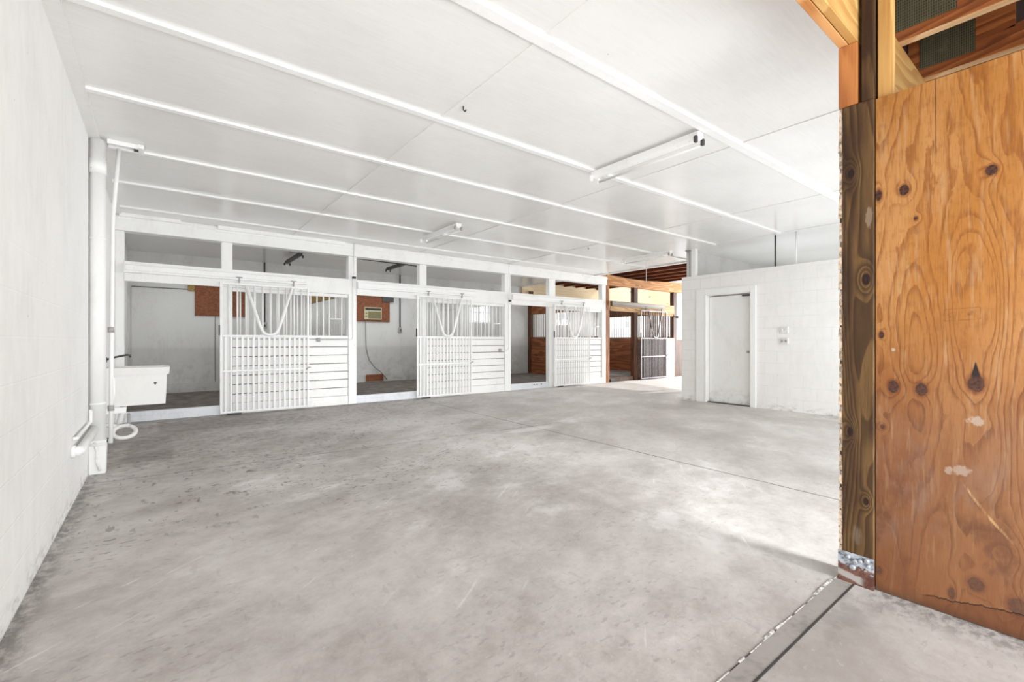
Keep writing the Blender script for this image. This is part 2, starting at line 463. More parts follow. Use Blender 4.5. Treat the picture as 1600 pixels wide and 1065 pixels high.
M['galv'] = plain('corroded_galvanised_steel', '#8b9098', 0.45, 0.35, 0.45, 40)
def rust_plate():
    m, nt, p = new_mat('rusted_base_plate')
    x, y, z = coords()
    n = noise(vec(x, y, z), 26, 5, 0.7)
    c = mix(n.step(0.4, 0.62), '#4a241a', '#6b4638')
    c = mix((z+(n-0.5)*0.09).step(0.085, 0.10), c, mix(n.step(0.35, 0.6), '#6f7278', '#aab0b8'))
    st = ((z-0.03-(y-0.74)*0.18).abs()+(n-0.5)*0.03).step(0.022, 0.012)*y.step(0.70, 0.73)
    c = mix(st*0.85, c, '#a8a19c')
    setc(p, c); p.inputs['Roughness'].default_value = 0.6; p.inputs['Metallic'].default_value = 0.15
    bump(p, n, 0.5, 0.004)
    return m
M['rust_plate'] = rust_plate()
M['bolt'] = plain('pale_bolt_head', '#a3a6ac', 0.4, 0.3, 0.2, 60)
M['pvc'] = white_paint('white_plastic_pipe', '#f0efec', '#e3e2de', 0.4, chips=0.05)
M['sink'] = white_paint('white_sink_plastic', '#efece8', '#e6e3de', 0.4)
M['hose'] = plain('white_hose', '#eceae6', 0.5)
M['ac_case'] = plain('beige_plastic', '#cfc39b', 0.5)
M['ac_grille'] = plain('dark_beige_grille', '#7f7550', 0.6)
M['cable'] = plain('grey_cable', '#5d5953', 0.6)
M['cord'] = plain('white_cord', '#e8e6e2', 0.6)
M['tube'] = plain('frosted_tube', '#eceae6', 0.25, 0, 0.03)
M['strip'] = white_paint('worn_grey_threshold', '#87807c', '#57514d', 0.6)
M['crust'] = plain('white_crust', '#d9d5d0', 0.9, 0, 0.5, 50)

# ------------------------------------------------------------------ mesh helpers
class MB:
    def __init__(self): self.bm = bmesh.new()
    def box(self, x0, x1, y0, y1, z0, z1, bevel=0.0):
        v = [self.bm.verts.new(c) for c in ((x0,y0,z0),(x1,y0,z0),(x1,y1,z0),(x0,y1,z0),(x0,y0,z1),(x1,y0,z1),(x1,y1,z1),(x0,y1,z1))]
        fs = [self.bm.faces.new([v[i] for i in f]) for f in ((3,2,1,0),(4,5,6,7),(0,1,5,4),(1,2,6,5),(2,3,7,6),(3,0,4,7))]
        if bevel:
            es = list({e for f in fs for e in f.edges})
            bmesh.ops.bevel(self.bm, geom=es, offset=bevel, segments=1, affect='EDGES')
        return self
    def hexa(self, pts):
        v = [self.bm.verts.new(c) for c in pts]
        for f in ((3,2,1,0),(4,5,6,7),(0,1,5,4),(1,2,6,5),(2,3,7,6),(3,0,4,7)):
            self.bm.faces.new([v[i] for i in f])
        return self
    def tube(self, pts, r, seg=8, closed=False):
        pts = [Vector(p) for p in pts]; n = len(pts); rings = []
        up0 = None
        for i, p in enumerate(pts):
            if closed: d = pts[(i+1) % n]-pts[i-1]
            elif i == 0: d = pts[1]-pts[0]
            elif i == n-1: d = pts[-1]-pts[-2]
            else: d = (pts[i+1]-p).normalized()+(p-pts[i-1]).normalized()
            d.normalize()
            if up0 is None:
                up0 = d.orthogonal().normalized()
            s = (up0-d*up0.dot(d)).normalized(); up0 = s
            t = d.cross(s)
            rr = r[i] if isinstance(r, (list, tuple)) else r
            rings.append([self.bm.verts.new(p+(s*math.cos(2*PI*k/seg)+t*math.sin(2*PI*k/seg))*rr) for k in range(seg)])
        for i in range(n if closed else n-1):
            a, b = rings[i], rings[(i+1) % n]
            for k in range(seg):
                f = self.bm.faces.new((a[k], a[(k+1) % seg], b[(k+1) % seg], b[k])); f.smooth = True
        if not closed:
            self.bm.faces.new(rings[0][::-1]); self.bm.faces.new(rings[-1])
        return self
    def build(self, name, mat, parent=None, loc=None):
        bmesh.ops.recalc_face_normals(self.bm, faces=self.bm.faces)
        me = bpy.data.meshes.new(name); self.bm.to_mesh(me); self.bm.free()
        me.materials.append(M[mat] if isinstance(mat, str) else mat)
        o = bpy.data.objects.new(name, me); COL.objects.link(o)
        if parent: o.parent = parent
        if loc: o.location = loc
        return o

def centre(o, rest='base'):
    """move a world-built mesh's origin to its base centre"""
    vs = [v.co for v in o.data.vertices]
    c = Vector(((min(v.x for v in vs)+max(v.x for v in vs))/2, (min(v.y for v in vs)+max(v.y for v in vs))/2, min(v.z for v in vs)))
    o.data.transform(Matrix.Translation(-c)); o.location = o.location+c
    return o

def tag(o, label=None, cat=None, group=None, kind=None):
    if label: o['label'] = label
    if cat: o['category'] = cat
    if group: o['group'] = group
    if kind: o['kind'] = kind
    return o

def thing(name, label, cat, loc=(0, 0, 0), group=None):
    o = bpy.data.objects.new(name, None); COL.objects.link(o)
    o.location = loc; o.empty_display_size = 0.1
    return tag(o, label, cat, group)

def solid(name, mb, mat, label, cat, group=None):
    return tag(centre(mb.build(name, mat)), label, cat, group)

def struct(name, mb, mat, label=None, parent=None):
    o = mb.build(name, mat, parent)
    if not parent:
        o['kind'] = 'structure'
        if label: o['label'] = label
    return o

def dup(root, loc, label=None, name=None):
    r = root.copy(); COL.objects.link(r); r.location = loc
    if label: r['label'] = label
    for ch in list(root.children):
        c = ch.copy(); COL.objects.link(c); c.parent = r
        for g in list(ch.children):
            d = g.copy(); COL.objects.link(d); d.parent = c
    return r

def L(pts, s): return [tuple(s*c for c in p) for p in pts]

# ------------------------------------------------------------------ the room
CZ = 3.05
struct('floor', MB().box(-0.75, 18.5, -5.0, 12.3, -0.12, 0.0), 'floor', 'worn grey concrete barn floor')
struct('wall_left', MB().box(-0.75, -0.5, -5.0, 12.3, 0.0, 4.3), 'block_left', 'white painted block wall on the left')
cl = struct('ceiling', MB().box(-0.5, 9.72, 0.82, 12.1, CZ, CZ+0.06).box(9.72, 12.6, 0.82, 5.3, CZ, CZ+0.06), 'ceil', 'glossy white panelled ceiling')
# back wall with three window openings
WIN = [(7.65, 8.52, 1.76, 2.46), (11.38, 12.2, 1.75, 2.46), (14.45, 15.6, 1.72, 2.36)]
bw = MB(); xs = -0.5
for (a, b, z0, z1) in WIN:
    bw.box(xs, a, 12.1, 12.3, 0, 3.5); bw.box(a, b, 12.1, 12.3, 0, z0); bw.box(a, b, 12.1, 12.3, z1, 3.5); xs = b
bw.box(xs, 18.5, 12.1, 12.3, 0, 3.5)
struct('wall_back', bw, 'stall_wall', 'dingy white back wall of the stalls')
for i, (a, b, z0, z1) in enumerate(WIN):
    w = MB()
    t = 0.045
    w.box(a, b, 12.10, 12.18, z0, z0+t).box(a, b, 12.10, 12.18, z1-t, z1).box(a, a+t, 12.10, 12.18, z0+t, z1-t).box(b-t, b, 12.10, 12.18, z0+t, z1-t)
    mx = (a+b)/2; mz = (z0+z1)/2
    w.box(mx-.012, mx+.012, 12.12, 12.16, z0+t, z1-t).box(a+t, b-t, 12.12, 12.16, mz-.012, mz+.012)
    f = struct('window_%d' % (i+1), w, 'white', 'white framed stall window in the back wall')
    struct('pane', MB().box(a+t, b-t, 12.137, 12.143, z0+t, z1-t), 'glass', parent=f)
# raised dirt bed of the stalls
struct('floor_stalls', MB().box(-0.5, 17.5, 8.91, 12.1, 0.0, 0.10), 'dirt', 'dirt floor inside the stalls')
# plywood lining and seam on the stall back wall
struct('trim_1', MB().box(-0.44, 1.0, 12.07, 12.10, 0.10, 2.30), 'stall_wall', 'painted plywood lining low on the first stall back wall')
struct('trim_2', MB().box(1.0, 6.6, 12.085, 12.10, 0.10, 2.34), 'stall_wall', 'painted plywood lining behind the middle stalls')
struct('trim_42', MB().box(-0.44, 1.0, 12.072, 12.099, 2.301, 2.325), 'grey_mid')  # dark strip drawing the shadow along the lining's top edge
struct('trim_43', MB().box(0.985, 1.0, 12.062, 12.0699, 0.3, 2.30), 'grey_mid')
struct('baseboard_back', MB().box(-0.44, 6.6, 12.04, 12.07, 0.10, 0.30), 'stall_wall', 'scuffed base board of the stall back wall')
# ceiling battens along the stalls
n = 3
for (y, w) in ((2.10, .075), (3.37, .06), (4.53, .055), (5.75, .055), (6.95, .055), (8.20, .05)):
    x1 = 8.4 if y < 5 else 9.65
    struct('trim_%d' % n, MB().box(-0.42, x1, y-w/2, y+w/2, CZ-0.022, CZ), 'trim_ceiling', 'white ceiling batten'); n += 1
ys = [0.82, 2.06, 3.34, 4.50, 5.72, 6.92, 8.17, 8.72]
for x in (1.86, 4.32, 6.62, 8.42):
    mb = MB()
    for a, b in zip(ys[:-1], ys[1:]):
        if x > 8 and b > 5.0: continue
        mb.box(x-.022, x+.022, a+.045, b-.02, CZ-0.008, CZ)
    struct('trim_%d' % n, mb, 'ceil', 'flat white joint strip across the ceiling'); n += 1
struct('trim_left', MB().box(-0.5, -0.42, 0.85, 8.72, CZ-0.02, CZ), 'ceil', 'white strip along the left ceiling edge')
struct('trim_%d' % n, MB().box(9.66, 9.74, 5.3, 12.1, CZ-0.03, CZ+0.1), 'trim_ceiling', 'white edge board of the ceiling'); n += 1

# roof over the unceiled bays
struct('roof_front', MB().box(-0.75, 12.6, -5.0, 0.95, 4.05, 4.15), 'roof', 'dark roof sheathing over the front aisle')
struct('roof_far', MB().box(9.75, 14.2, 5.3, 12.3, 3.62, 3.70), 'roof', 'dark roof sheathing past the ceiling')
struct('wall_sun_block_roof', MB().box(9.72, 14.2, 5.30, 5.36, CZ+.06, 3.62), 'roof')  # unseen, added to stop sun leaking in under the roof
struct('wall_front_upper', MB().box(-0.5, 12.6, 0.83, 0.95, CZ+0.06, 4.05), 'roof')
struct('wall_sun_block_east', MB().box(12.6, 12.8, -5.0, 5.3, 0, 4.3), 'block_x')  # unseen wall, added to block the sun from the front side

# ------------------------------------------------------------------ tack room (block wall on the right)
TX = 8.5
struct('wall_right', MB().box(TX, TX+0.2, 0.98, 3.88, 0, 2.5).box(TX, TX+0.2, 4.77, 5.28, 0, 2.5).box(TX, TX+0.2, 3.88, 4.77, 2.12, 2.5),
       'block_tack', 'white painted block wall of the tack room')
struct('wall_right_end', MB().box(TX+0.2, 12.6, 5.08, 5.28, 0, 2.5), 'block_x', 'block end wall of the tack room')
struct('ceiling_tack', MB().box(TX+0.2, 12.6, 0.98, 5.08, 2.42, 2.48), 'stall_wall', 'lid of the tack room')
struct('wall_loft', MB().box(TX+0.08, 12.6, 5.14, 5.22, 2.5, CZ), 'stall_wall', 'grey-white board wall above the tack room')
# door with deep casing
fr = MB()
fr.box(TX-0.03, TX+0.16, 3.80, 3.90, 0, 2.20, .006).box(TX-0.03, TX+0.0, 4.76, 4.95, 0, 2.20, .006).box(TX-0.03, TX+0.16, 4.745, 4.77, 0, 2.10)
fr.box(TX-0.03, TX+0.0, 3.90, 4.76, 2.10, 2.20).box(TX, TX+0.16, 3.90, 4.745, 2.085, 2.115)
d1 = struct('door_1', fr, 'white', 'white door casing in the tack room wall')
struct('door_leaf', MB().box(TX+0.09, TX+0.13, 3.905, 4.74, 0.015, 2.06, .004), 'door_paint', parent=d1)
o = struct('door_knob', MB().tube([(TX+0.09, 3.97, 1.0), (TX+0.06, 3.97, 1.0), (TX+0.055, 3.97, 1.0), (TX+0.03, 3.97, 1.0)], [.01, .01, .026, .022], 10), 'grey', parent=d1)
struct('door_sill', MB().box(TX+0.02, TX+0.19, 3.90, 4.745, 0.0, 0.014), 'grey_dark', parent=d1)
struct('door_closer', MB().box(TX+0.05, TX+0.09, 3.93, 4.08, 2.03, 2.06), 'grey_dark', parent=d1)
# switch boxes
for (z, what, lab) in ((1.39, 'switch', 'upper white switch plate on the block wall right of the door'), (1.20, 'outlet', 'lower white outlet plate on the block wall right of the door')):
    t = thing('switch_plate' if what == 'switch' else 'outlet_plate', lab, 'electrical plate', (TX, 3.33, z))
    MB().box(-0.03, 0.0, -.065, .065, -.055, .055, .006).build('plate', 'plate_white', t)
    if what == 'switch':
        for dy in (-.025, .025): MB().box(-0.045, -.03, dy-.006, dy+.006, -.015, .015).build('toggle', 'plate_white', t)
    else:
        for dy in (-.03, .03): MB().box(-0.034, -.03, dy-.018, dy+.018, -.025, .025).build('socket', 'grey', t)
solid('conduit', MB().tube([(TX+0.05, 3.50, 2.50), (TX+0.05, 3.50, CZ-.001)], .016, 8), 'grey_dark', 'dark vertical conduit rising from the block wall top to the ceiling', 'conduit')
solid('conduit', MB().tube([(TX+0.05, 3.17, 2.50), (TX+0.05, 3.17, CZ-.001)], .014, 8), 'pvc', 'white vertical conduit rising from the block wall top to the ceiling', 'conduit')
t = thing('conduit', 'white conduit with a ceiling flange at the far corner of the block wall', 'conduit', (TX-0.03, 5.18, 0))
MB().tube([(0.1, 0, 2.5), (0.1, 0, CZ-.012)], .016, 8).build('pipe', 'pvc', t)
MB().tube([(0.1, 0, CZ-.035), (0.1, 0, CZ-.001)], [.03, .06], 10).build('flange', 'grey', t)
solid('loft_post', MB().box(TX+0.0, TX+0.09, 4.98, 5.07, 2.50, CZ), 'white', 'short white post on the block wall corner below the ceiling', 'post')
t = thing('pull_cord', 'thin white cord hanging from the ceiling by the far stall', 'cord', (8.30, 6.0, 2.45))
MB().tube([(0, 0, 0), (0.002, 0, .3), (0, 0, CZ-2.45-.012)], .006, 6).build('cord', 'cord', t)
MB().box(-.07, .07, -.05, .05, CZ-2.45-.012, CZ-2.45-.001).build('ceiling_plate', 'grey_dark', t)

# ------------------------------------------------------------------ stall row
FY = 8.75      # face of the posts
POSTS = [(-0.5, -0.40), (2.85, 3.00), (6.56, 6.74), (10.04, 10.20)]
PLAB = ['white post against the left wall behind the sink', 'white main post between the first and second stalls',
        'white main post between the second and third stalls', 'white main post at the far end of the white stalls']
for (a, b), lab in zip(POSTS, PLAB):
    solid('stall_post', MB().box(a, b, FY, FY+0.15, 0, 2.81, .004), 'white', lab, 'post', 'main posts of the white stalls')
MIDS = [(0.81, 0.96), (4.33, 4.49), (8.00, 8.22)]
MLAB = ['white door post beside the first stall opening', 'white door post beside the second stall opening', 'white door post beside the third stall opening']
for (a, b), lab in zip(MIDS, MLAB):
    solid('door_post', MB().box(a, b, FY+.01, FY+0.14, 0, 2.81, .004), 'white', lab, 'post', 'door posts of the white stalls')
# the long beam: three planks butted over the posts
BX = [(-0.5, 2.93), (2.935, 6.65), (6.655, 10.2)]
for (a, b), lab in zip(BX, ('first', 'second', 'third')):
    t = thing('header_beam', 'wide white painted beam under the ceiling above the %s white stall' % lab, 'beam', ((a+b)/2, FY, 2.81), 'white beams over the stalls')
    hw = (b-a)/2
    MB().box(-hw, hw, -.045, .15, 0, CZ-2.81-.001, .003).build('plank', 'white', t)
    # uneven waney strip along the ceiling
    mb = MB(); k = 14
    for i in range(k):
        x0, x1 = -hw+2*hw*i/k, -hw+2*hw*(i+1)/k
        mb.box(x0, x1, -.062, -.046, .17+.03*math.sin(i*.9+a), .215)
    mb.build('shim_strip', 'white', t)
for i, (a, b) in enumerate(((-0.40, 2.85), (3.0, 6.56), (6.74, 10.04))):
    lab = ('first', 'second', 'third')[i]
    solid('door_header', MB().box(a, b, FY-.02, FY+.009, 2.08, 2.37, .003), 'white', 'white header board behind the door rail of the %s stall' % lab, 'board', 'white header boards')
    t = thing('door_rail', 'white sliding door rail above the %s stall opening' % lab, 'rail', (a, FY-.02, 2.2), 'white sliding door rails')
    ln = (2.10-(-0.40)) if i == 0 else (2.70 if i == 1 else 2.55)
    MB().box(0.01, ln, -.062, -.001, 0.03, .115, .008).build('rail_tube', 'white_metal', t)
    MB().box(0.01, ln, -.075, -.001, 0.0, .03, .004).build('rail_lip', 'white_metal', t)
    MB().box(0.0, 0.01, -.07, -.001, 0.0, .12).build('end_stop', 'white_metal', t)
# thresholds
for i, (a, b) in enumerate(((-0.40, 0.81), (3.0, 4.33), (6.74, 8.0))):
    t = thing('threshold_board', 'low white sill board across the %s stall opening' % ('first', 'second', 'third')[i], 'sill', ((a+b)/2, FY+.02, 0), 'white sill boards')
    h = (b-a)/2
    MB().box(-h, h, 0, .10, 0, .085, .004).build('lower_board', 'sill', t)
    MB().box(-h, h, 0.012, .10, .085, .145, .004).build('upper_board', 'sill', t)
    if i == 2:
        for dx in (.1, .2, .34): MB().tube([(h-.6+dx, 0.012, .10), (h-.6+dx, -.004, .10)], .012, 8).build('bolt', 'black', t)
# plank fronts with bars
def stall_front(a, b, lab, boards='white_board', bars='white_metal', rail='white', bx0=None, n_bars=None, group='plank and bar stall fronts', feed=True):
    t = thing('front_partition', lab, 'stall front', (a, FY+.02, 0), group)
    w = b-a
    mb = MB()
    zs = [0.175, 0.33, 0.485, 0.635, 0.79, 0.945, 1.10, 1.245]
    for z0, z1 in zip(zs[:-1], zs[1:]): mb.box(0, w, 0.0, .034, z0, z1-.013, .004)
    mb.build('plank_panel', boards, t)
    MB().box(0, w, .036, .045, .17, 1.24).build('gap_shade_board', 'grey_mid' if boards == 'white_board' else 'brown_z', t)  # dark sheet added for the shade between planks
    MB().box(0, w, -.02, .045, 0.0, .17, .005).build('base_board', boards, t)
    MB().box(0, w, -.012, .06, 1.24, 1.30, .005).build('cap_rail', rail, t)
    MB().box(0, w, .0, .05, 2.02, 2.079, .003).build('top_rail', rail, t)
    nb = n_bars or int(w/.105)
    for k in range(1, nb):
        x = w*k/nb
        z0 = 1.30
        if feed and k >= nb-3:
            z0 = 1.62 if k == nb-2 else 1.30
            if k == nb-2: pass
        MB().tube([(x, .025, z0), (x, .025, 2.02)], .013, 6).build('bar', bars, t)
    if feed:
        xa, xb = w*(nb-3)/nb, w*(nb-1)/nb
        MB().tube([(xa, .01, 1.61), (xb, .01, 1.61)], .014, 6).build('feed_rail', bars, t)
    return t
stall_front(0.965, 2.845, 'white plank front with bars above between first door and conduit')
stall_front(4.495, 6.555, 'white plank front with bars above between second door and third opening')
stall_front(8.225, 10.035, 'white plank front with bars above at far end of the white stalls')
# conduit runs with hook boxes on the plank fronts
for i, (x, xe, zb, lab) in enumerate(((2.93, 2.30, 1.22, 'white'), (6.66, 6.40, 0.98, 'white'))):
    t = thing('front_conduit', 'thin conduit down the post left of the %s stall opening, turning along the planks' % ('second', 'third')[i], 'conduit', (x, FY-.09, zb))
    MB().tube([(0, .012, 1.80), (0, .012, 1.22), (0, .03, 1.16), (0, .055, 1.10), (0, .055, .05), (-.02, .055, .012), (-.05, .055, 0), (xe-x, .055, 0)], .011, 6).build('pipe', 'white_metal', t)
    MB().box(-.03, .03, .0, .045, 1.16, 1.20).build('strap', 'black', t)
    MB().box(xe-x-.03, xe-x+.03, .045, .08, -.035, .035, .006).build('outlet_box', 'grey', t)
# sliding doors
def sliding_door(lab, loc, frame='white_metal', lower='white_metal', upper='white_metal', yoke='white_metal', group='white sliding stall doors'):
    t = thing('sliding_stall_door', lab, 'stall door', loc, group)
    W = 1.345
    f = MB()
    for (x0, x1) in ((0, .032), (W-.032, W)): f.box(x0, x1, -.016, .016, 0.03, 2.15, .004)
    for (z0, z1) in ((.03, .062), (.695, .73), (1.265, 1.30), (2.115, 2.15)): f.box(.032, W-.032, -.016, .016, z0, z1, .004)
    f.build('frame', frame, t)
    nb = 17
    for k in range(1, nb):
        x = W*k/nb
        MB().box(x-.015, x+.015, -.010, .010, .062, .695).box(x-.015, x+.015, -.010, .010, .73, 1.265).build('lower_bar', lower, t)
    nb = 11
    for k in range(1, nb):
        x = W*k/nb
        MB().tube([(x, 0, 1.30), (x, 0, 2.115)], .014, 6).build('upper_bar', upper, t)
    # V-shaped yoke
    pts = [(0.365, -.022, 2.12), (0.572, -.030, 1.44)]
    for k in range(7):
        a = PI+PI*(k+.5)/7
        pts.append((.718+.128*math.cos(a), -.030, 1.42+.12*math.sin(a)))
    pts += [(0.864, -.030, 1.44), (1.06, -.022, 2.12)]
    MB().tube(pts, .024, 8).build('yoke', yoke, t)
    for x in (.27, 1.09):
        h = MB().box(x-.012, x+.012, -.006, .02, 2.15, 2.24).box(x-.045, x+.045, -.012, -.004, 2.235, 2.25)
        h = h.build('hanger', 'grey' if frame == 'white_metal' else 'black', t)
    MB().box(-.016, 0.0, -.03, .012, 1.29, 1.46, .004).build('handle', 'black', t)
    MB().tube([(W-.05, -.018, .70), (W-.02, -.035, .73), (W+.02, -.035, .735)], .010, 6).build('latch', 'grey', t)
    MB().box(.10, .30, -.03, -.012, .0, .028).build('floor_guide', 'black', t)
    return t
DY = 8.655
door = sliding_door('white barred sliding stall door nearest the sink, in front of a plank panel', (0.775, DY, 0))
dup(door, (4.215, DY, 0), 'white barred sliding stall door in the middle, right of the air conditioner')
dup(door, (8.085, DY, 0), 'white barred sliding stall door farthest from the sink, beside the orange post')
# partitions between stalls
def partition(x, lab, board, bar, top, y1=12.03, y0=8.92, paint=False, top_board=None):
    t = thing('stall_partition', lab, 'partition', (x, y0, 0.10))
    d = y1-y0; mb = MB()
    zs = [0, .2, .4, .6, .8, 1.0, 1.2]
    for z0, z1 in zip(zs[:-1], zs[1:]): mb.box(-.025, .025, 0, d, z0, z1-.007, .004)
    mb.box(-.012, .012, 0, d, 0, 1.19); mb.build('plank_panel', board, t)
    MB().box(-.035, .035, 0, d, 1.195, 1.235, .003).build('cap_rail', top, t)
    MB().box(-.02, .02, 0, d, 2.0, 2.30, .003).build('top_board', top_board or top, t)
    nb = int(d/.11)
    for k in range(1, nb):
        y = d*k/nb
        MB().tube([(0, y, 1.235), (0, y, 2.0)], .010, 6).build('bar', bar, t)
    return t
partition(2.925, 'white stall partition with a yellow board on top, between first and second stalls', 'stall_wall', 'stall_wall', 'stall_wall', top_board='osb_yellow')
partition(6.65, 'white stall partition with bars between second and third stalls', 'stall_wall', 'stall_wall', 'stall_wall')
partition(10.12, 'brown plank partition with dark bars seen through the third stall opening', 'brown_board', 'bar_brown', 'brown_board')
partition(13.72, 'brown plank partition with pale bars inside the unpainted stall', 'brown_board', 'lilac_metal', 'brown_z')
solid('partition_post', MB().box(10.05, 10.19, 11.96, 12.09, 0.10, 2.9), 'brown_z', 'dark post where the brown partition meets the back wall', 'post')
# unpainted fourth stall
solid('stall_post', MB().box(10.21, 10.36, FY, FY+.15, 0, 2.83, .004), 'orange_post', 'orange unpainted post at the end of the white stalls', 'post')
solid('door_post', MB().box(11.52, 11.70, FY+.01, FY+.15, 0, 2.83, .004), 'brown_z', 'dark brown door post of the unpainted stall', 'post')
solid('stall_post', MB().box(13.62, 13.80, FY+.01, FY+.15, 0, 2.83, .004), 'brown_z', 'brown post at the far end of the unpainted stall', 'post')
mb = MB(); k = 16
for i in range(k):       # waney top edge
    x0, x1 = 10.21+3.85*i/k, 10.21+3.85*(i+1)/k
    za = 3.12-.05*math.sin(PI*i/k*1.4); zb = 3.12-.05*math.sin(PI*(i+1)/k*1.4)
    y0, y1 = FY-.045, FY+.15
    mb.hexa([(x0, y0, 2.83), (x1, y0, 2.83), (x1, y1, 2.83), (x0, y1, 2.83), (x0, y0, za), (x1, y0, zb), (x1, y1, zb), (x0, y1, za)])
bmesh.ops.remove_doubles(mb.bm, verts=mb.bm.verts, dist=1e-4)
solid('header_beam', mb, 'header_red', 'orange unpainted beam with a wavy edge over the brown stall', 'beam')
solid('door_header', MB().box(10.37, 13.61, FY-.02, FY+.009, 2.08, 2.37, .003), 'tan_x', 'tan header board over the brown stall opening', 'board')
t = thing('door_rail', 'grey-brown sliding door rail over the brown stall', 'rail', (10.38, FY-.02, 2.22))
MB().box(0, 2.6, -.07, -.001, .03, .14, .008).build('rail_tube', 'track_metal', t)
MB().box(0, 2.6, -.08, -.001, 0, .03, .004).build('rail_lip', 'track_metal', t)
sliding_door('dark barred sliding stall door with a greyish frame at the brown stall', (11.70, DY, 0), 'lilac_metal', 'brown_metal', 'bar_brown', 'lilac_metal', 'dark sliding stall door')
sf = stall_front(11.71, 13.615, 'plank front with bars, toned as shaded, its knotty end toned as sunlit, beside the dark sliding door', 'brown_dark', 'bar_brown', 'tan_x', group='unpainted stall front', feed=False)
mb = MB()
for z0, z1 in ((0.01, .42), (.43, .84), (.85, 1.29)): mb.box(13.06-11.71, 13.60-11.71, -.045, -.021, z0, z1, .004)
tag(mb.build('sunlit_panel', 'sunlit_board', sf), 'knotty boards coloured pale as if sunlit')
t = thing('threshold_board', 'dark low sill across the brown stall opening', 'sill', (10.94, FY+.03, 0))
MB().box(-.57, .57, 0, .1, 0, .12, .004).build('board', 'brown_z', t)
MB().box(-.56, -.36, -.05, -.001, 0, .09, .004).build('foot_block', 'black', t)
solid('rubbing_board', MB().box(13.82, 15.4, FY+.05, FY+.10, 0, 1.25), 'brown_z', 'low dark board wall past the brown stall', 'board wall')
solid('wall_lamp', MB().tube([(13.72, FY-.0, 2.0), (13.72, FY-.06, 2.0), (13.72, FY-.10, 1.97)], [.02, .045, .03], 8), 'black', 'small black fitting on the far brown post', 'fitting')
# cream plate over the far back wall and the joists of the far bay
solid('top_plate', MB().box(9.76, 18.45, 12.04, 12.095, 2.49, 3.45), 'cream_x', 'cream unpainted plate board high on the far back wall', 'board')
for i in range(7):
    x = 10.02+.58*i
    t = thing('ceiling_joist', 'reddish brown roof joist number in the row past the white ceiling', 'joist', (x, 8.6, 3.19), 'roof joists past the white ceiling')
    t['label'] = 'reddish brown roof joist in the far unceiled bay'
    MB().box(-.02, .02, -3.2, 3.48, 0, .19).build('joist_board', 'truss_dark', t)
    MB().box(-.022, .022, -3.2, 3.48, -.012, 0).build('lit_bottom_edge', 'truss', t)  # lighter strip for the underside lit from below

# ------------------------------------------------------------------ things inside the stalls
solid('window_board', MB().box(0.62, 1.59, 12.045, 12.069, 1.75, 2.56), 'osb', 'rust brown flaked board over the first stall window', 'board')
solid('window_board_strip', MB().box(0.50, 0.615, 12.045, 12.069, 2.28, 2.62), 'osb_yellow', 'short yellowish board strip left of the first rust brown board', 'board')
t = thing('window_board', 'rust brown flaked board around the air conditioner', 'board', (4.59, 12.06, 1.72))
mb = MB()
mb.box(-.46, -.265, -.015, .02, 0, .80).box(.225, .46, -.015, .02, 0, .80).box(-.265, .225, -.015, .02, 0, .052).box(-.265, .225, -.015, .02, .389, .80)
mb.build('board', 'osb', t)
solid('grey_patch', MB().box(4.84, 5.16, 12.02, 12.0449, 2.27, 2.56).box(4.40, 4.839, 12.02, 12.0449, 2.40, 2.56), 'grey_dark', 'dark grey patch above the air conditioner board', 'patch')
t = thing('air_conditioner', 'small beige window air conditioner set in a rust brown board', 'air conditioner', (4.57, 12.03, 1.775))
MB().box(-.24, .24, -.03, .06, 0, .33, .012).build('case', 'ac_case', t)
mb = MB().box(-.14, .22, -.036, -.031, .03, .22)
for i in range(6): mb.box(-.14, .22, -.042, -.036, .045+i*.028, .055+i*.028)
mb.build('grille', 'ac_grille', t)
MB().box(-.22, .22, -.036, -.031, .25, .31).build('air_outlet', 'black', t)
for z in (.09, .17): MB().tube([(-.19, -.03, z), (-.19, -.048, z)], .022, 10).build('knob', 'ac_grille', t)
solid('power_cord', MB().tube([(4.36, 12.0, 1.76), (4.37, 12.02, 1.4), (4.38, 12.02, 1.0), (4.46, 12.02, .7), (4.62, 12.02, .48), (4.78, 12.0, .36), (4.92, 11.9, .14)], .009, 6), 'cable',
      'grey power cord trailing from the air conditioner to the stall floor', 'cord')
solid('brown_patch', MB().box(4.38, 4.86, 12.015, 12.039, .12, .30), 'osb', 'small rust brown patch at the foot of the stall wall below the cord', 'patch')
for (x, zb, lab) in ((1.97, 1.56, 'dark conduit ending in an outlet behind the first stall bars'), (5.36, 1.50, 'dark conduit ending in an outlet right of the air conditioner')):
    t = thing('wall_conduit', lab, 'conduit', (x, 12.06, zb))
    MB().tube([(0, 0, .08), (0, 0, CZ-zb-.002)], .018, 8).build('pipe', 'grey_dark', t)
    b = MB().box(-.05, .05, -.03, .02, -.06, .08, .006).build('outlet_box', 'grey', t)
    MB().box(-.02, .02, -.034, -.031, -.03, .03).build('socket', 'grey_dark', b)

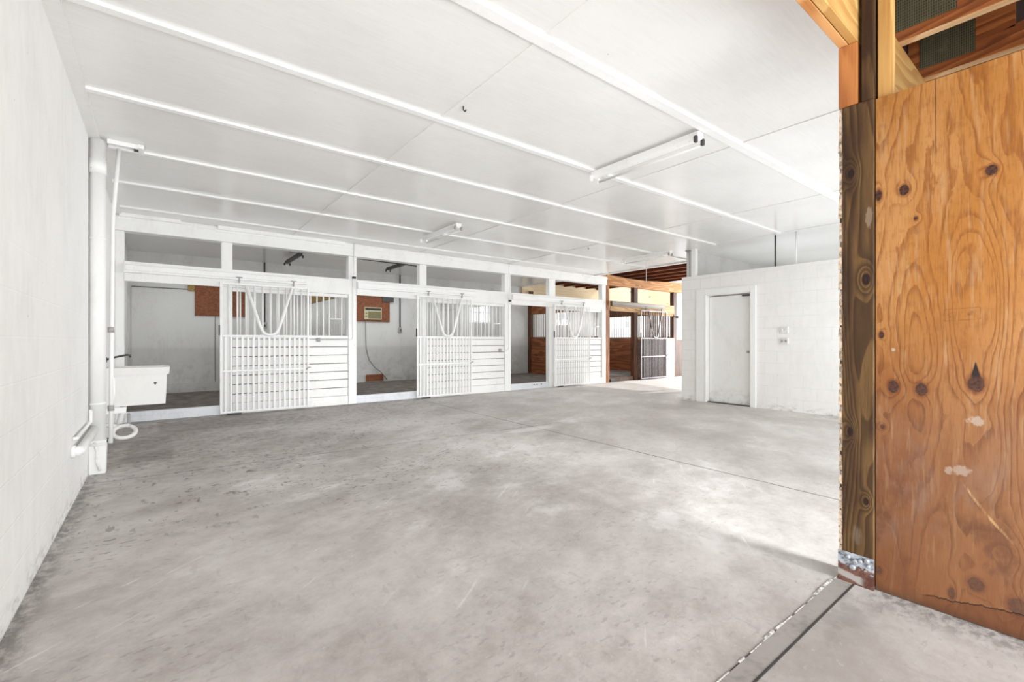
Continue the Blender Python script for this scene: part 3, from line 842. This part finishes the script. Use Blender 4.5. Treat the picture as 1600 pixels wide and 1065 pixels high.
# ------------------------------------------------------------------ fluorescent fittings
def fitting(lab, loc, ln, body='white_metal', socket='grey_dark', tubes=True, double=True):
    t = thing('strip_light', lab, 'light fitting', loc, 'fluorescent strip lights')
    MB().box(-.045, .045, 0, ln, -.045, -.001, .004).build('housing', body, t)
    MB().hexa([(-.02, .02, -.07), (.02, .02, -.07), (.02, ln-.02, -.07), (-.02, ln-.02, -.07), (-.045, .0, -.046), (.045, 0, -.046), (.045, ln, -.046), (-.045, ln, -.046)]).build('reflector', body, t)
    for y in (.0, ln-.03):
        for x in (-.055, .055):
            MB().box(x-.016, x+.016, y, y+.03, -.105, -.046, .006).build('socket', socket if (y == 0 or socket == 'black') else body, t)
    if tubes:
        MB().tube([(.055, .03, -.095), (.055, ln-.03, -.095)], .013, 8).build('tube', 'tube', t)
    return t
fitting('white strip light on the ceiling nearest the camera, with a dark socket end', (3.74, 2.14, CZ-.023), 1.24)
fitting('white strip light on the ceiling in front of the second stall', (3.68, 6.10, CZ-.023), 1.2, socket='grey')
fitting('white strip light on the ceiling near the far corner of the block wall', (8.15, 5.30, CZ-.031), 1.2, socket='grey')
fitting('dark strip light under the ceiling of the first stall', (2.27, 9.95, CZ-.06), 1.2, 'grey_dark', 'black', False)
fitting('dark strip light under the ceiling of the second stall', (4.42, 9.45, CZ-.06), 1.2, 'grey_dark', 'black', False)
solid('ceiling_conduit', MB().tube([(2.31, 9.97, CZ-.04), (2.62, 9.97, CZ-.03), (5.0, 10.2, CZ-.03)], .014, 6), 'grey_dark', 'dark conduit along the ceiling between the dark stall lights', 'conduit')
solid('wall_channel', MB().box(-0.45, 0.27, 8.62, 8.69, CZ-.05, CZ-.001), 'white_metal', 'white channel along the ceiling above the first stall beam', 'channel')
solid('wall_channel', MB().box(0.75, 2.75, 8.64, 8.69, CZ-.06, CZ-.001), 'white_metal', 'longer white channel along the ceiling above the first stall door', 'channel')
for (x, y, lab) in ((1.90, 3.08, 'tiny dark hook in the ceiling near the first joint'), (6.70, 6.2, 'tiny dark hook in the ceiling near the far strip light')):
    solid('ceiling_hook', MB().tube([(x, y, CZ-.001), (x, y, CZ-.03), (x+.015, y, CZ-.036), (x+.024, y, CZ-.022)], .006, 6), 'black', lab, 'hook')

# ------------------------------------------------------------------ sink corner on the left wall
t = thing('utility_sink', 'white utility sink hung on the left wall beside the big pipe', 'sink', (-0.20, 6.95, 0))
bm = MB(); b = bm.bm
x0, x1, y0, y1, zb, zt = -.29, .30, 0.0, .52, .44, .885
def ring(ins, z, dx=0.0):
    return [b.verts.new(c) for c in ((x0+ins*.2, y0+ins, z), (x1-ins, y0+ins, z), (x1-ins, y1-ins, z), (x0+ins*.2, y1-ins, z))]
rs = [ring(.035, zb), ring(.02, .80), ring(.0, .80), ring(-.008, zt), ring(.03, zt), ring(.05, zb+.05)]
for p_, q_ in zip(rs[:-1], rs[1:]):
    for k in range(4): b.faces.new((p_[k], p_[(k+1) % 4], q_[(k+1) % 4], q_[k]))
b.faces.new(rs[0][::-1]); b.faces.new(rs[-1])
bm.build('basin', 'sink', t)
MB().tube([(.16, .03, .70), (.175, .022, .685)], .014, 8).build('overflow_hole', 'black', t)
MB().tube([(-.13, .2, .44), (-.14, .2, .36), (-.16, .2, .26), (-.18, .2, .17)], .032, 10).build('drain_pipe', 'pvc', t)
MB().box(-.295, -.10, .02, .05, .36, .43, .004).build('wall_bracket', 'white_metal', t)
MB().box(-.10, -.07, .17, .23, .18, .33, .006).build('valve', 'grey', t)
t = thing('faucet', 'dark metal spout reaching from the left wall over the white sink', 'faucet', (-0.5, 7.15, 1.0))
MB().tube([(0.001, 0, -.02), (.04, 0, -.01), (.10, -.02, .01), (.20, -.03, .035), (.225, -.03, .03), (.23, -.03, .005)], .012, 8).build('spout', 'grey_dark', t)
MB().tube([(0.0, 0, -.02), (.02, 0, -.02)], .03, 10).build('flange', 'grey_dark', t)
pts = [(-.499, 6.98, .24), (-.46, 6.94, .235), (-.40, 6.90, .23)]
for k in range(27):
    a = PI*.75-2*PI*k/22
    pts.append((-.31+.10*math.cos(a), 6.87+.10*math.sin(a)-.002*k, .155+.055*math.sin(a)+.0005*k))
solid('coiled_hose', MB().tube(pts, .022, 8), 'hose', 'white hose looped under the sink', 'hose')
# main downpipe with couplings and boot
PX, PY = -0.438, 5.60
t = thing('downpipe', 'thick white vertical drain pipe on the left wall beside the sink', 'pipe', (PX, PY, 0))
MB().tube([(0, 0, .30), (0, 0, CZ-.021)], .056, 20).build('pipe', 'pvc', t)
for z in (2.72, 2.12, .62): MB().tube([(0, 0, z), (0, 0, z+.13 if z > 2.5 else z+.02)], .0605, 20).build('coupling', 'pvc', t)
MB().hexa([(-.058, -.052, 0.0), (.055, -.052, 0.0), (.055, .056, 0.0), (-.058, .056, 0.0), (-.06, -.06, .30), (.062, -.06, .30), (.062, .064, .30), (-.06, .064, .30)]).build('boot', 'pvc', t)
MB().tube([(-.02, -.066, .29), (.0, -.07, .20), (-.005, -.07, .12), (.02, -.068, .03)], .012, 6).build('wire_tie', 'hose', t)
MB().tube([(-.05, -.07, .27), (.0, -.075, .265), (.06, -.068, .27)], .012, 6).build('clamp', 'hose', t)
MB().tube([(.066, -.03, .28), (.064, .0, .295), (.066, .03, .30)], .007, 6).build('band', 'grey_dark', t)
t = thing('water_pipe', 'thin white water pipe leaning beside the thick drain pipe', 'pipe', (-0.345, 5.66, 0))
MB().tube([(-.01, 0, .25), (-.005, 0, .9), (0, 0, 1.6), (.006, .0, 2.35), (.022, 0, 2.6), (.05, 0, CZ-.045)], .017, 8).build('pipe', 'pvc', t)
for z in (.55, 1.28): MB().tube([(-.008, -.004, z), (-.008, -.004, z+.05)], .024, 8).build('coupling', 'grey', t)
MB().tube([(-.01, -.0, .90), (0.012, -.005, .84), (.014, -.005, .70), (-.008, 0, .58)], .012, 6).build('branch', 'pvc', t)
t = thing('pipe_bracket', 'white ceiling channel holding the thin pipe top, with a dark notch', 'bracket', (-0.372, 5.56, CZ-.06))
MB().box(.0, .22, 0, .02, .02, .059).box(0, .22, .12, .14, .02, .059).build('rails', 'white_metal', t)
MB().box(.22, .26, -.03, .17, .02, .055).build('end_plate', 'white_metal', t)
MB().box(.185, .219, .03, .10, .02, .055).build('notch', 'black', t)
# stubs along the wall
t = thing('wall_pipe', 'stout white horizontal pipe on the left wall ending in an elbow at the drain pipe', 'pipe', (-0.455, 4.55, .40))
MB().tube([(-.044, 0, 0), (-.01, 0, 0), (.0, .03, 0), (.0, .3, 0), (.0, .98, .01)], [.036, .036, .034, .03, .03], 12).build('pipe', 'pvc', t)
MB().tube([(-.044, 0, 0), (-.02, 0, 0)], .045, 12).build('wall_socket', 'pvc', t)
t = thing('wall_pipe', 'thin white pipe on the left wall just above the stout pipe', 'pipe', (-0.475, 4.60, .485))
MB().tube([(-.024, 0, 0), (0, .01, 0), (0, .03, 0), (0, .85, .0), (0, .86, .02), (0, .86, .11)], .013, 8).build('pipe', 'pvc', t)

# ------------------------------------------------------------------ plywood wall, post and header in the foreground
t = thing('corner_post', 'dark weathered square timber post at the plywood wall edge', 'post', (2.79, .74, 0))
mb = MB()
mb.box(-.07, .07, -.07, .07, 0.012, 2.37, .004)
mb.box(-.07, .07, -.066, -.022, 2.37, 2.97)
mb.build('shaft', 'post', t)
# splintered rear corner
mb = MB()
random.seed(3)
z = .12
while z < 2.33:
    h = random.uniform(.03, .12); w = random.uniform(.001, .006)
    mb.hexa([(-.071, .060, z), (-.060, .060, z), (-.060, .0702+w, z), (-.071, .0702+w, z), (-.0712, .062, z+h), (-.06, .062, z+h), (-.06, .0702+w*.3, z+h), (-.0712, .0702+w*.3, z+h)])
    z += h+random.uniform(-.005, .03)
mb.build('splinters', plain('torn_paint_edge', '#c9b197', 0.8, 0, 0.5, 40), t)
solid('filler_block', MB().box(2.72, 2.86, .735, .815, 2.372, 2.678, .003), 'orange_z', 'orange wood block notched on top of the dark post', 'block')
t = thing('post_base', 'corroded steel bracket with pale bolts at the foot of the dark post', 'bracket', (2.716, .74, 0))
MB().box(-.003, 0.0, -.072, .072, 0.0, .15).box(-.003, .145, .072, .075, 0, .15).build('plate', 'rust_plate', t)
for (dy, z, r) in ((-.045, .135, .012), (-.02, .125, .011), (.0, .115, .013), (.03, .13, .010), (.012, .085, .014), (-.052, .112, .008)):
    MB().tube([(-.003, dy, z), (-.013, dy, z), (-.018, dy, z)], [r, r, r*.55], 10).build('bolt', 'bolt', t)
mb = MB()
random.seed(5)
for i in range(16):
    dy = random.uniform(-.066, .066); z = .118+random.gauss(0, .018)+dy*.1; s = random.uniform(.003, .008)
    bmesh.ops.create_icosphere(mb.bm, subdivisions=1, radius=s, matrix=Matrix.Translation((-.004, dy, z)) @ Matrix.Diagonal((.5, 1.5, 1, 1)))
mb.build('corrosion', M['galv'], t)['kind'] = 'stuff'
# plywood wall
solid('plywood_sheet', MB().box(2.735, 2.755, -4.8, .666, 0.004, 2.365), 'ply', 'big orange-brown plywood sheet with dark knots on the right', 'plywood')
solid('wall_stud', MB().box(2.765, 2.85, .618, .665, 0.004, 2.975), 'fir_z', 'fresh yellow stud standing against the dark post above the plywood', 'stud')
solid('bottom_plate', MB().box(2.7556, 2.85, -4.8, .59, 0.0, .04), 'fir', 'sole plate behind the plywood sheet', 'board')
# header: two planks on edge
solid('header_plank', MB().box(-0.495, 5.2, .735, .772, 2.68, 2.97, .002), 'fir', 'fresh yellow header plank facing the camera over the opening', 'beam')
solid('header_plank', MB().box(-0.495, 5.2, .776, .815, 2.68, 2.97, .002), 'header_red', 'orange header plank behind the yellow one over the opening', 'beam')
# roof trusses running over the right-hand side
for i, x in enumerate((3.52, 4.13, 4.74, 5.35)):
    t = thing('roof_truss', ('reddish roof truss nearest the post above the plywood top', 'reddish roof truss second from the post above the plywood top',
                             'reddish roof truss third from the post', 'reddish roof truss fourth from the post')[i], 'truss', (x, .82, 2.972), 'roof trusses over the plywood wall')
    MB().box(-.02, .02, -5.4, .0, 0.012, .14).build('bottom_chord', 'truss', t)
    MB().box(-.021, .02, -5.4, .0, 0, .0119).build('lit_bottom_edge', 'fir_y', t)  # bright underside painted as a paler strip
    MB().box(-.019, .019, -5.4, .0, .30, .44).build('top_chord', 'truss', t)
    mb = MB(); 
    for (ya, za, yb, zb) in ((-.45, .13, -1.25, .31), (-1.25, .31, -2.1, .13), (-2.1, .13, -2.9, .31), (-2.9, .31, -3.8, .13)):
        s = 1 if zb > za else -1
        w = .05
        mb.hexa([(-.018, ya-w, za), (.018, ya-w, za), (.018, ya+w, za), (-.018, ya+w, za), (-.018, yb-w, zb), (.018, yb-w, zb), (.018, yb+w, zb), (-.018, yb+w, zb)])
    mb.build('web', 'truss', t)
    MB().box(-.018, .018, -.5, -.0, .13, .31).build('heel_block', 'truss', t)
    MB().box(-.0235, -.0205, -.33, -.06, .075, .38).build('gusset_plate', 'gusset', t)

# threshold strip across the wide opening
t = thing('threshold_strip', 'long worn grey floor strip running from the post foot toward the camera', 'floor strip', (1.1, .78, 0))
MB().box(-1.59, 1.60, -.03, .042, 0, .004).build('strip', 'strip', t)
MB().box(-1.59, 1.60, -.037, -.031, 0, .006).build('groove_edge', 'black', t)
mb = MB(); random.seed(9); x = -1.55
while x < 1.6:
    l = random.uniform(.03, .12); w = random.uniform(.003, .012)
    mb.box(x, x+l, .043, .043+w, 0, .005); x += l+random.uniform(.0, .05)*(1 if x > .6 else 2.5)
mb.build('crusted_edge', 'crust', t)['kind'] = 'stuff'
MB().box(-1.59, 1.60, .0432, .047, 0, .0035).build('gap', 'black', t)

# ------------------------------------------------------------------ light
w = bpy.data.worlds.new('sky'); SC.world = w; w.use_nodes = True
bg = [n_ for n_ in w.node_tree.nodes if n_.type == 'BACKGROUND'][0]
bg.inputs[0].default_value = (0.945, 0.98, 1.0, 1); bg.inputs[1].default_value = 1.7
def area(name, loc, target, sx, sy, power, col=(.93, .975, 1), spread=None):
    l = bpy.data.lights.new(name, 'AREA'); l.shape = 'RECTANGLE'; l.size = sx; l.size_y = sy; l.energy = power; l.color = col
    if spread: l.spread = math.radians(spread)
    o = bpy.data.objects.new(name, l); COL.objects.link(o); o.location = loc
    o.rotation_euler = (Vector(target)-Vector(loc)).to_track_quat('-Z', 'Y').to_euler()
    return o
area('front_doorway_light', (1.1, -1.6, 1.15), (1.8, 4, 1.9), 3.0, 2.2, 195)
area('side_opening_light', (5.9, 0.9, 1.2), (5.4, 6, 1.8), 5.0, 2.3, 95)
area('far_doorway_light', (17.0, 6.9, 1.5), (9, 7.2, 1.9), 3.0, 2.8, 520)
area('gap_light', (3.03, -2.2, 1.5), (3.03, 1.8, 0.0), .9, 1.0, 45, spread=50)
for nm, x, pw in (('first', 1.2, 22), ('second', 4.8, 35), ('third', 8.4, 24), ('fourth', 12.0, 26)):
    area(nm+'_stall_fill', (x, 10.4, 2.9), (x, 10.4, 0), 2.6, 2.4, pw)  # unseen fill lamps added to brighten the stalls; the fittings are off
area('loft_fill', (10.6, 3.2, 2.53), (10.6, 3.2, 4), 3.4, 3.2, 20)  # unseen fill lamp added to brighten the space over the tack room
s = bpy.data.lights.new('sun', 'SUN'); s.energy = 2.6; s.angle = math.radians(1.0); s.color = (1, .96, .9)
so = bpy.data.objects.new('sun', s); COL.objects.link(so)
so.rotation_euler = (Vector((-1.0, .28, -.72))).to_track_quat('-Z', 'Y').to_euler()

# ------------------------------------------------------------------ camera
cam = bpy.data.cameras.new('camera'); co = bpy.data.objects.new('camera', cam); COL.objects.link(co)
cam.sensor_width = 36.0; cam.lens = 713.0/1600*36.0; cam.clip_start = 0.05
A = math.atan(921/713.0)
co.location = (0, 0, 1.2)
co.rotation_euler = (PI/2, 0, A-PI/2+0.0)
# forward = (cos, sin) of the measured axes
fwd = Vector((math.cos(A), math.sin(A), 0))
co.rotation_euler = fwd.to_track_quat('-Z', 'Y').to_euler()
SC.camera = co
SC.cycles.glossy_bounces = 2
SC.view_settings.view_transform = 'Standard'
SC.view_settings.look = 'None'
SC.view_settings.exposure = 0.2
SC.view_settings.gamma = 1.12
